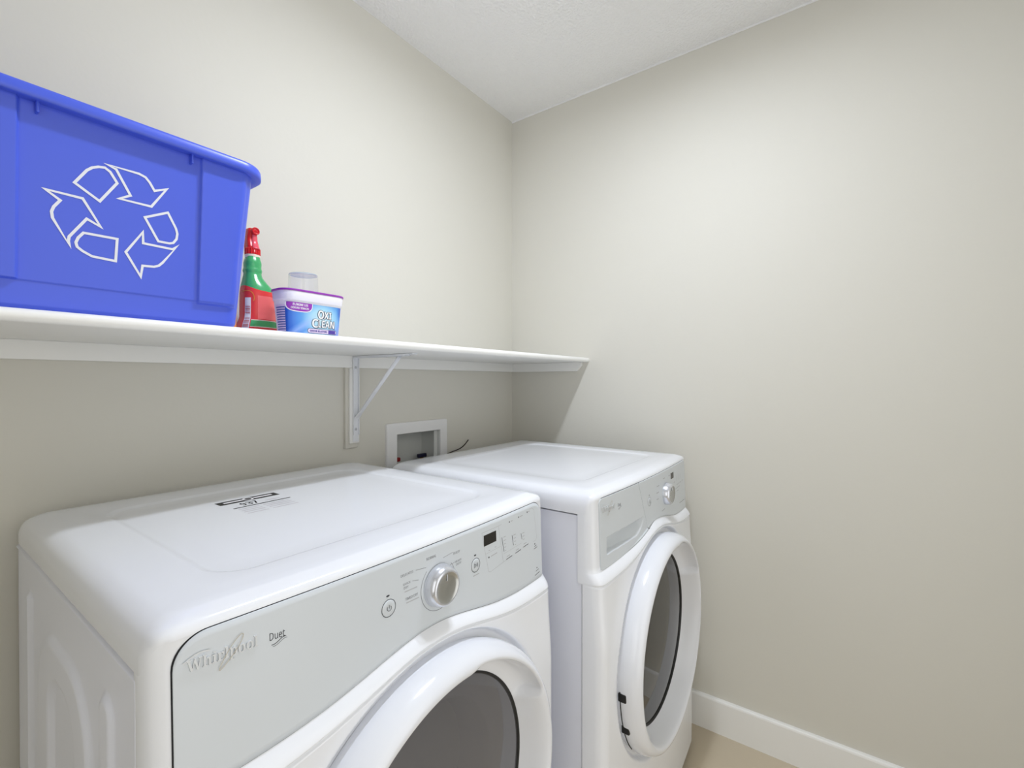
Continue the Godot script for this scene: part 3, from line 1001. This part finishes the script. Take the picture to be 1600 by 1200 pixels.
func bin():
	var t := thing("recycling_bin", "open blue plastic recycling bin with a white triple-arrow symbol on the shelf", "bin", Vector3(-1.63, 1.3362, 0.21))
	var st := mb()
	var P := []
	var hs := [0.0, 0.001, 0.003, 0.007]
	for k in 12: hs.append(0.0075 + 0.0255 * k / 12.0)
	for k in 12: hs.append(0.033 + 0.0095 * k / 12.0)
	for k in 50: hs.append(0.0425 + 0.2375 * k / 49.0)
	for k in hs.size():
		var y: float = hs[k]
		var ins := 0.008 - sqrt(maxf(0.0, 0.008 * 0.008 - pow(maxf(0.008 - y, 0.0), 2)))
		var e := y * 0.075
		var lp := rr(-0.27 - e + ins, 0.2725 + e - ins, -0.155 - e + ins, bin_face(y) - ins, 0.024, y, 8, 330)
		for i in lp.size():
			var p := lp[i]
			# raised end panels moulded on the long face
			if p.z > bin_face(y) - 0.004 - ins:
				var d := -1.0
				d = maxf(d, minf(minf(p.x - 0.2025, 0.2605 + y * 0.05 - p.x), y - 0.0355))
				d = maxf(d, minf(-0.0085 - p.x, y - 0.0395))
				p.z += 0.0050 * smoothstep(-0.0008, 0.0014, d)
				p.z += 0.0015 * smoothstep(0.0385, 0.0405, y)
			lp[i] = p
		P.append(lp)
	grid(st, P, false, true)
	cap(st, P[0], true)
	# inside skin and floor
	var Q := []
	for y in [0.28, 0.2, 0.1, 0.012, 0.006]:
		var e2: float = y * 0.075 - 0.004
		Q.append(rr(-0.27 - e2, 0.2725 + e2, -0.155 - e2, bin_face(y) - 0.004, 0.022, y, 8, 20))
	grid(st, Q, false, true)
	cap(st, Q[4])
	obj("bin_body", st, "bin", t)
	# rolled rim
	st = mb()
	var R := []
	for l in [[-0.002, 0.274], [0.006, 0.2745], [0.0155, 0.2735], [0.0175, 0.2745], [0.0178, 0.280], [0.0172, 0.287], [0.0155, 0.2905], [0.0120, 0.2925], [0.006, 0.2930], [-0.001, 0.2915], [-0.0045, 0.288], [-0.0045, 0.274]]:
		var e3: float = 0.021 + l[0]
		R.append(rr(-0.27 - e3, 0.2725 + e3, -0.155 - e3, 0.1844 + l[0], 0.032 + l[0], l[1], 10, 24))
	grid(st, R, false, true)
	obj("rim", st, "bin", t)
	for x in [0.009, 0.188]:
		st = mb()
		rbox(st, Vector3(x, 0.268, bin_face(0.268) + 0.005), Vector3(0.0030, 0.017, 0.011), 0.001)
		obj("gusset", st, "bin", t)
	# printed recycling symbol
	st = mb()
	var f := func(x: float, y: float) -> Vector3: return Vector3(x, y, bin_face(y) + 0.0020)
	var shapes := [
		[0.0472, 0.1833, 0.0600, 0.2047, 0.0657, 0.2105, 0.0727, 0.2142, 0.0798, 0.2156, 0.0859, 0.2117, 0.0942, 0.1983, 0.0747, 0.1659],
		[0.0822, 0.2211, 0.1201, 0.2210, 0.1281, 0.2186, 0.1337, 0.2124, 0.1400, 0.2018, 0.1558, 0.2094, 0.1364, 0.1766, 0.0970, 0.1766, 0.1102, 0.1852, 0.0926, 0.2179],
		[0.0178, 0.1648, 0.0561, 0.1642, 0.0762, 0.1296, 0.0608, 0.1371, 0.0424, 0.1074, 0.0417, 0.1013, 0.0433, 0.0947, 0.0254, 0.1285, 0.0243, 0.1368, 0.0264, 0.1439, 0.0329, 0.1545],
		[0.0575, 0.1164, 0.0954, 0.1168, 0.0940, 0.0838, 0.0672, 0.0852, 0.0567, 0.0905, 0.0509, 0.0952, 0.0495, 0.1009, 0.0519, 0.1082],
		[0.1058, 0.0999, 0.1263, 0.1346, 0.1270, 0.1180, 0.1660, 0.1175, 0.1725, 0.1241, 0.1527, 0.0934, 0.1478, 0.0877, 0.1416, 0.0848, 0.1268, 0.0835, 0.1248, 0.0664],
		[0.1285, 0.1580, 0.1582, 0.1736, 0.1697, 0.1516, 0.1718, 0.1436, 0.1708, 0.1348, 0.1665, 0.1278, 0.1614, 0.1258, 0.1464, 0.1256]]
	for s in shapes:
		var pts := []
		for i in range(0, s.size(), 2): pts.append(Vector2(s[i], s[i + 1]))
		ribbon(st, pts, 0.0034, f, true)
	obj("recycling_symbol", st, "bin_print", t).set_meta("label", "white outlined triple-arrow recycling symbol")

func orange_bottle():
	var t := thing("orange_bottle", "orange bottle mostly hidden behind the right end of the blue bin", "bottle", Vector3(-1.3125, 1.3362, 0.200))
	var st := mb()
	lathe(st, [[0.0, 0.0], [0.020, 0.0], [0.022, 0.003], [0.022, 0.085], [0.020, 0.095], [0.013, 0.104], [0.011, 0.106]], Vector3.ZERO, 40)
	obj("bottle_body", st, "orange", t)
	st = mb()
	lathe(st, [[0.012, 0.104], [0.012, 0.120], [0.010, 0.122], [0.0, 0.122]], Vector3.ZERO, 32)
	obj("cap", st, "white_ink", t)

# outline of the trigger bottle at a height: left x, right x, half depth
const BOTTLE := [[0.0, -0.021, 0.043, 0.028], [0.004, -0.0265, 0.0475, 0.032], [0.06, -0.0275, 0.0465, 0.033], [0.100, -0.0270, 0.0445, 0.033], [0.115, -0.0265, 0.0420, 0.032], [0.127, -0.0250, 0.0360, 0.029], [0.138, -0.0230, 0.0255, 0.025], [0.150, -0.0208, 0.0165, 0.0205], [0.158, -0.0200, 0.0152, 0.0185], [0.164, -0.0212, 0.0162, 0.0195], [0.170, -0.0200, 0.0150, 0.0182], [0.184, -0.0196, 0.0150, 0.0180], [0.190, -0.0180, 0.0132, 0.0165], [0.196, -0.0165, 0.0122, 0.0150]]

func bottle_at(y: float, a: float, off := 0.0) -> Vector3:
	var k := 0
	while k < BOTTLE.size() - 2 and BOTTLE[k + 1][0] < y: k += 1
	var s := clampf((y - BOTTLE[k][0]) / (BOTTLE[k + 1][0] - BOTTLE[k][0]), 0, 1)
	var b0: Array = BOTTLE[maxi(k - 1, 0)]; var b1: Array = BOTTLE[k]; var b2: Array = BOTTLE[k + 1]; var b3: Array = BOTTLE[mini(k + 2, BOTTLE.size() - 1)]
	var v := []
	for q in [1, 2, 3]: v.append(cubic_interpolate_in_time(b1[q], b2[q], b0[q], b3[q], s, b2[0] - b1[0], minf(b0[0] - b1[0], -0.001), maxf(b3[0] - b1[0], b2[0] - b1[0] + 0.001)))
	var xl: float = v[0] - off
	var xr: float = v[1] + off
	var hz: float = v[2] + off
	var c := cos(a); var d := sin(a)
	var pw := 0.8
	return Vector3((xl + xr) / 2 + (xr - xl) / 2 * signf(c) * pow(absf(c), pw), y, hz * signf(d) * pow(absf(d), pw))

func bottle_line(a: float) -> float:
	# the curved edge between the green shoulder and the red body
	return 0.116 + 0.007 * pow(cos(a), 2) - 0.004 * cos(a)

func spray_bottle():
	var t := thing("spray_bottle", "red and green trigger spray bottle between the blue bin and the white tub", "spray bottle", Vector3(-1.2012, 1.3362, 0.090))
	t.scale = Vector3.ONE * 1.05
	var n := 64
	var st := mb()
	var P := []
	for j in 25:
		var row := PackedVector3Array()
		for i in n:
			var a := TAU * i / n
			var y := lerpf(0.0, bottle_line(a), j / 24.0)
			if j == 1: y = 0.004
			row.append(bottle_at(y, a))
		P.append(row)
	grid(st, P, false, true)
	cap(st, P[0], true)
	obj("bottle_body", st, "bottle_red", t)
	st = mb()
	P = []
	for j in 49:
		var row := PackedVector3Array()
		for i in n:
			var a := TAU * i / n
			row.append(bottle_at(lerpf(bottle_line(a), 0.196, j / 48.0), a))
		P.append(row)
	grid(st, P, false, true)
	cap(st, P[48])
	obj("green_shoulder", st, "bottle_green", t)
	# printed bands and panels on the label sleeve: height range, angle range
	for b in [["green_stripe", "stripe_green", 0.0325, 0.0465, 0.35, 2.28, 0.0004], ["stripe_edge", "cream", 0.0307, 0.0325, 0.35, 2.28, 0.0004], ["stripe_edge", "cream", 0.0465, 0.0483, 0.35, 2.28, 0.0004], ["label_panel", "bottle_pink", 0.050, 0.104, 0.35, 1.9, 0.0003], ["barcode_label", "white_ink", 0.004, 0.098, 2.33, 2.78, 0.0005]]:
		st = mb()
		P = []
		for j in 9:
			var row := PackedVector3Array()
			for i in 25:
				row.append(bottle_at(lerpf(b[3], b[2], j / 8.0), lerpf(b[5], b[4], i / 24.0), b[6]))
			P.append(row)
		grid(st, P)
		var o := obj(b[0], st, b[1], t)
		if b[0] == "barcode_label":
			st = mb()
			var y := 0.030
			var k := 0
			while y < 0.078:
				P = []
				for yy in [y + 0.0009 + 0.0003 * (k % 3), y]:
					var row := PackedVector3Array()
					for i in 13: row.append(bottle_at(yy, lerpf(2.74, 2.38, i / 12.0), 0.0008))
					P.append(row)
				grid(st, P)
				y += 0.0024 + 0.0006 * ((k * 7) % 3)
				k += 1
			obj("barcode", st, "bottle_dark_red", o)
	st = mb()
	ribbon(st, ring(-0.0225, 0.098, 0.013, 0.016, -0.5, 2.4), 0.0018, func(x: float, y: float) -> Vector3: return bottle_at(y, acos(clampf((x - 0.0095) / 0.037, -0.999, 0.999)), 0.0006))
	obj("round_emblem", st, "orange", t)
	# trigger head
	st = mb()
	lathe(st, [[0.0150, 0.194], [0.0158, 0.197], [0.0158, 0.2005], [0.014, 0.2015]], Vector3(-0.0022, 0, 0), 32)
	obj("neck_ring", st, "cream", t)
	st = mb()
	lathe(st, [[0.0158, 0.2010], [0.0152, 0.216], [0.0135, 0.217]], Vector3(-0.0022, 0, 0), 40)
	for k in 20:
		var a := TAU * k / 20
		rbox(st, Vector3(-0.0022 + 0.0154 * cos(a), 0.2085, 0.0154 * sin(a)), Vector3(0.0022, 0.014, 0.0022), 0.0006)
	obj("collar", st, "trigger", t)
	st = mb()
	P = []
	for l in [[0.212, 0.0135, -0.014, 0.012], [0.222, 0.0130, -0.018, 0.009], [0.236, 0.0120, -0.028, 0.004], [0.246, 0.0112, -0.036, 0.004], [0.256, 0.0105, -0.040, 0.005], [0.2615, 0.0095, -0.038, 0.004], [0.2645, 0.0060, -0.033, 0.000]]:
		P.append(rr(-0.0022 - l[1], -0.0022 + l[1], l[2], l[3], minf(0.006, l[1] * 0.9), l[0], 5, 4))
	grid(st, P, false, true)
	cap(st, P[P.size() - 1])
	cap(st, P[0], true)
	obj("trigger_head", st, "trigger", t)
	st = mb()
	lathe(st, [[0.0088, 0.0], [0.0088, 0.014], [0.0078, 0.0155], [0.0058, 0.0155], [0.0052, 0.0135], [0.0030, 0.0135], [0.0026, 0.0150], [0.0012, 0.0150], [0.0008, 0.013], [0.0, 0.013]], Vector3(0.0, 0.2555, -0.002), 32, "z")
	obj("nozzle", st, "trigger", t)
	st = mb()
	P = []
	for k in 13:
		var s := k / 12.0
		var c := Vector3(0.0, lerpf(0.248, 0.214, s), 0.006 + 0.008 * s - 0.004 * sin(s * PI))
		var w := lerpf(0.0050, 0.0080, s)
		var row := PackedVector3Array()
		for i in 16:
			var a := TAU * i / 16
			row.append(c + Vector3(w * cos(a), 0, 0.0035 * sin(a)))
		P.append(row)
	P.reverse()
	grid(st, P, false, true)
	cap(st, P[0], true)
	cap(st, P[12])
	obj("trigger_lever", st, "trigger_pale", t)

func tub_half(y: float) -> Vector2: return Vector2(0.0705 + 0.080 * y, 0.0300 + 0.055 * y)

func tub_front(x: float, y: float, off: float) -> Vector3:
	var h := tub_half(y)
	var r := 0.026
	var d := absf(x) - (h.x - r)
	var z := h.y - 0.10 * x * x
	if d > 0: z -= r - sqrt(maxf(r * r - d * d, 0))
	return Vector3(x, y, z + off)

func tub_loop(y: float, grow: float) -> PackedVector3Array:
	var h := tub_half(y) + Vector2(grow, grow)
	var lp := rr(-h.x, h.x, -h.y, h.y, 0.026 + grow, y, 10, 12)
	for i in lp.size():
		var p := lp[i]
		p.z -= signf(p.z) * 0.10 * p.x * p.x * clampf(absf(p.z) / h.y * 2.0, 0, 1)
		lp[i] = p
	return lp

func tub():
	var t := thing("detergent_tub", "white stain-remover tub with a purple-rimmed lid and blue label on the shelf", "tub", Vector3(-1.1290, 1.3362, 0.212))
	var st := mb()
	var P := []
	for l in [[0.0, -0.003], [0.001, -0.001], [0.003, 0.0], [0.03, 0.0], [0.06, 0.0], [0.0880, 0.0], [0.0890, 0.0012], [0.0905, 0.0018], [0.1095, 0.0018], [0.1105, 0.0012]]: P.append(tub_loop(l[0], l[1]))
	grid(st, P, false, true)
	cap(st, P[0], true)
	obj("tub_body", st, "tub_white", t)
	st = mb()
	P = []
	for l in [[0.1100, 0.0], [0.1102, 0.0030], [0.1135, 0.0032], [0.1148, 0.0022], [0.1150, 0.0]]: P.append(tub_loop(l[0], l[1]))
	grid(st, P, false, true)
	cap(st, P[4])
	obj("lid", st, "purple", t)
	# printed wrap label
	var img := Image.create(384, 192, false, Image.FORMAT_RGB8)
	for py in 192:
		for px in 384:
			var u := px / 383.0; var v := py / 191.0
			var c := Color(0.08, 0.32, 0.80)
			var q := Vector2((u - 0.62) * 1.15, (v - 0.42) * 0.8).length()
			c = c.lerp(Color(0.55, 0.80, 0.93), clampf(1.35 - q * 1.6, 0, 1))
			c = c.lerp(Color(0.83, 0.93, 0.95), clampf(1.1 - q * 2.6, 0, 1) * 0.95)
			var band := absf((v - 0.92) + (u - 0.05) * 1.35 - 0.35 * u * u)
			c = c.lerp(Color(0.66, 0.75, 0.95), clampf(1.0 - band * 5.5, 0, 1) * 0.75 * (1.0 - smoothstep(0.3, 0.55, u)))
			var band2 := absf((v - 0.95) + (u - 0.22) * 1.1 - 0.2 * u * u)
			c = c.lerp(Color(0.62, 0.78, 0.97), clampf(1.0 - band2 * 9.0, 0, 1) * 0.7 * (1.0 - smoothstep(0.4, 0.6, u)))
			c = c.lerp(Color(0.68, 0.66, 0.93), smoothstep(0.75, 1.0, u) * smoothstep(0.3, 0.95, v) * 0.85)
			c = c.lerp(Color(0.12, 0.30, 0.72), smoothstep(0.88, 1.0, u) * (1.0 - smoothstep(0.15, 0.5, v)) * 0.7)
			c = c.lerp(Color(0.05, 0.2, 0.6), (1.0 - smoothstep(0.0, 0.05, u)) * 0.5)
			img.set_pixel(px, py, c)
	var lm := StandardMaterial3D.new()
	lm.albedo_texture = ImageTexture.create_from_image(img)
	lm.roughness = 0.35
	M["tub_label"] = lm
	st = mb()
	var x0 := -0.0720; var x1 := 0.0665; var y0 := 0.004; var y1 := 0.0845
	var nx := 40; var ny := 4
	for j in ny:
		for i in nx:
			var q := []
			for k in [[i, j + 1], [i + 1, j + 1], [i + 1, j], [i, j]]:
				var u: float = float(k[0]) / nx; var v: float = float(k[1]) / ny
				var y := lerpf(y0, y1, v)
				var p := tub_front(lerpf(x0, x1, u) * (0.95 + 0.05 * v), y, 0.0005)
				q.append([p, Vector2(u, 1.0 - v)])
			for k in [0, 1, 2, 0, 2, 3]:
				st.set_uv(q[k][1])
				st.add_vertex(q[k][0])
	var lab := obj("front_label", st, "tub_label", t)
	lab.set_meta("label", "blue swirled front label with white lettering")
	var f := func(x: float, y: float) -> Vector3: return tub_front(x, y, 0.0008)
	var f2 := func(x: float, y: float) -> Vector3: return tub_front(x, y, 0.0011)
	var f3 := func(x: float, y: float) -> Vector3: return tub_front(x, y, 0.0014)
	# badge in the upper left corner
	st = mb()
	half_badge(st, -0.0415, 0.0845, 0.0305, 0.0215, f, 0.0)
	obj("badge_edge", st, "white_ink", lab)
	st = mb()
	half_badge(st, -0.0415, 0.0845, 0.0290, 0.0195, f2, 0.0)
	obj("badge", st, "purple", lab)
	st = mb()
	letters(st, "ELIMINE LES", fontof("Droid Sans", true), -0.0590, 0.0770, 0.0360, 0.0052, f3, 0.0002)
	letters(st, "ODEURS TENACES", fontof("Droid Sans", true), -0.0625, 0.0695, 0.0420, 0.0047, f3, 0.0002)
	obj("badge_lettering", st, "white_ink", lab)
	# brand words with a dark edge
	var ft := fontof("Droid Sans", true, true)
	st = mb()
	for o in [[-1, 0], [1, 0], [0, -1], [0, 1], [0.7, 0.7], [-0.7, 0.7], [0.7, -0.7], [-0.7, -0.7], [1.5, -1.2]]:
		for w in [["O", 0.0030, 0.0525, 0.0150, 0.0200], ["XI", 0.0185, 0.0535, 0.0190, 0.0165], ["C", -0.0115, 0.0305, 0.0150, 0.0205], ["LEAN", 0.0045, 0.0320, 0.0420, 0.0165]]:
			letters(st, w[0], ft, w[1] + o[0] * 0.0011, w[2] + o[1] * 0.0011, w[3], w[4], f, 0.0002)
	obj("brand_outline", st, "slate", lab)
	st = mb()
	for w in [["O", 0.0030, 0.0525, 0.0150, 0.0200], ["XI", 0.0185, 0.0535, 0.0190, 0.0165], ["C", -0.0115, 0.0305, 0.0150, 0.0205], ["LEAN", 0.0045, 0.0320, 0.0420, 0.0165]]:
		letters(st, w[0], ft, w[1], w[2], w[3], w[4], f3, 0.0003)
	obj("brand_lettering", st, "white_ink", lab)
	# flavour strip under the brand
	st = mb()
	pill(st, 0.0155, 0.0225, 0.0385, 0.0058, f)
	obj("strip_edge", st, "slate", lab)
	st = mb()
	pill(st, 0.0155, 0.0225, 0.0375, 0.0048, f2)
	obj("strip", st, "pill", lab)
	st = mb()
	letters(st, "ODOUR BLASTERS", fontof("Droid Sans", true), -0.0165, 0.0202, 0.0440, 0.0046, f3, 0.0002)
	patch(st, 0.0310, 0.0500, 0.0182, 0.0268, func(x: float, y: float) -> Vector3: return tub_front(x, y, 0.0013), 6, 1)
	obj("strip_lettering", st, "violet", lab)
	st = mb()
	patch(st, -0.004, 0.046, 0.0125, 0.0155, f, 10, 1)
	obj("yellow_flash", st, "yellow", lab)
	# small print panel round the left corner
	st = mb()
	P = []
	var lps := []
	for l in [0.078, 0.006]: lps.append(tub_loop(l, 0.0005))
	var first := -1
	var ids := []
	for i in lps[0].size():
		var p: Vector3 = lps[0][i]
		if p.x < -0.0715 and p.z > -0.006: ids.append(i)
	for lp in lps:
		var row := PackedVector3Array()
		for k in range(ids.size() - 1, -1, -1): row.append(lp[ids[k]])
		P.append(row)
	grid(st, P)
	obj("side_label", st, "pill", t)
	st = mb()
	for k in 12:
		P = []
		for l in [0.0735 - k * 0.0055, 0.0705 - k * 0.0055]:
			var lp := tub_loop(l, 0.0008)
			var row := PackedVector3Array()
			for q in range(ids.size() - 1 - (1 if k % 3 == 1 else 0), -1, -1): row.append(lp[ids[q]])
			P.append(row)
		grid(st, P)
	obj("side_print", st, "slate_blue", t).set_meta("kind", "stuff")
	# measuring cup upside down on the lid
	var c := thing("measuring_cup", "clear plastic measuring cup standing on the lid of the white tub", "cup", Vector3(-1.1430, 1.4515, 0.212))
	st = mb()
	lathe(st, [[0.0335, 0.0], [0.0325, 0.041]], Vector3.ZERO, 48)
	obj("cup_wall", st, "cup", c)
	st = mb()
	lathe(st, [[0.0325, 0.041], [0.0320, 0.0425], [0.0, 0.0425]], Vector3.ZERO, 48)
	obj("cup_end", st, "cup_disc", c)

func half_badge(st: SurfaceTool, x: float, y: float, rx: float, ry: float, f: Callable, _a: float):
	for i in 24:
		var a := PI + PI * i / 24; var b := PI + PI * (i + 1) / 24
		var pa := Vector2(x + rx * signf(cos(a)) * pow(absf(cos(a)), 0.6), y - ry * pow(absf(sin(a)), 0.6))
		var pb := Vector2(x + rx * signf(cos(b)) * pow(absf(cos(b)), 0.6), y - ry * pow(absf(sin(b)), 0.6))
		for k in 4:
			var v0 := k / 4.0; var v1 := (k + 1) / 4.0
			quad(st, f.call(pa.x, lerpf(y, pa.y, v0)), f.call(pb.x, lerpf(y, pb.y, v0)), f.call(pb.x, lerpf(y, pb.y, v1)), f.call(pa.x, lerpf(y, pa.y, v1)))

func pill(st: SurfaceTool, x: float, y: float, hx: float, hy: float, f: Callable):
	var n := 30
	for i in n:
		var xa := lerpf(-hx, hx, float(i) / n); var xb := lerpf(-hx, hx, float(i + 1) / n)
		var h := []
		for q in [xa, xb]:
			var e := absf(q) - (hx - hy)
			h.append(hy if e <= 0 else sqrt(maxf(hy * hy - e * e, 0)))
		quad(st, f.call(x + xa, y + h[0]), f.call(x + xb, y + h[1]), f.call(x + xb, y - h[1]), f.call(x + xa, y - h[0]))
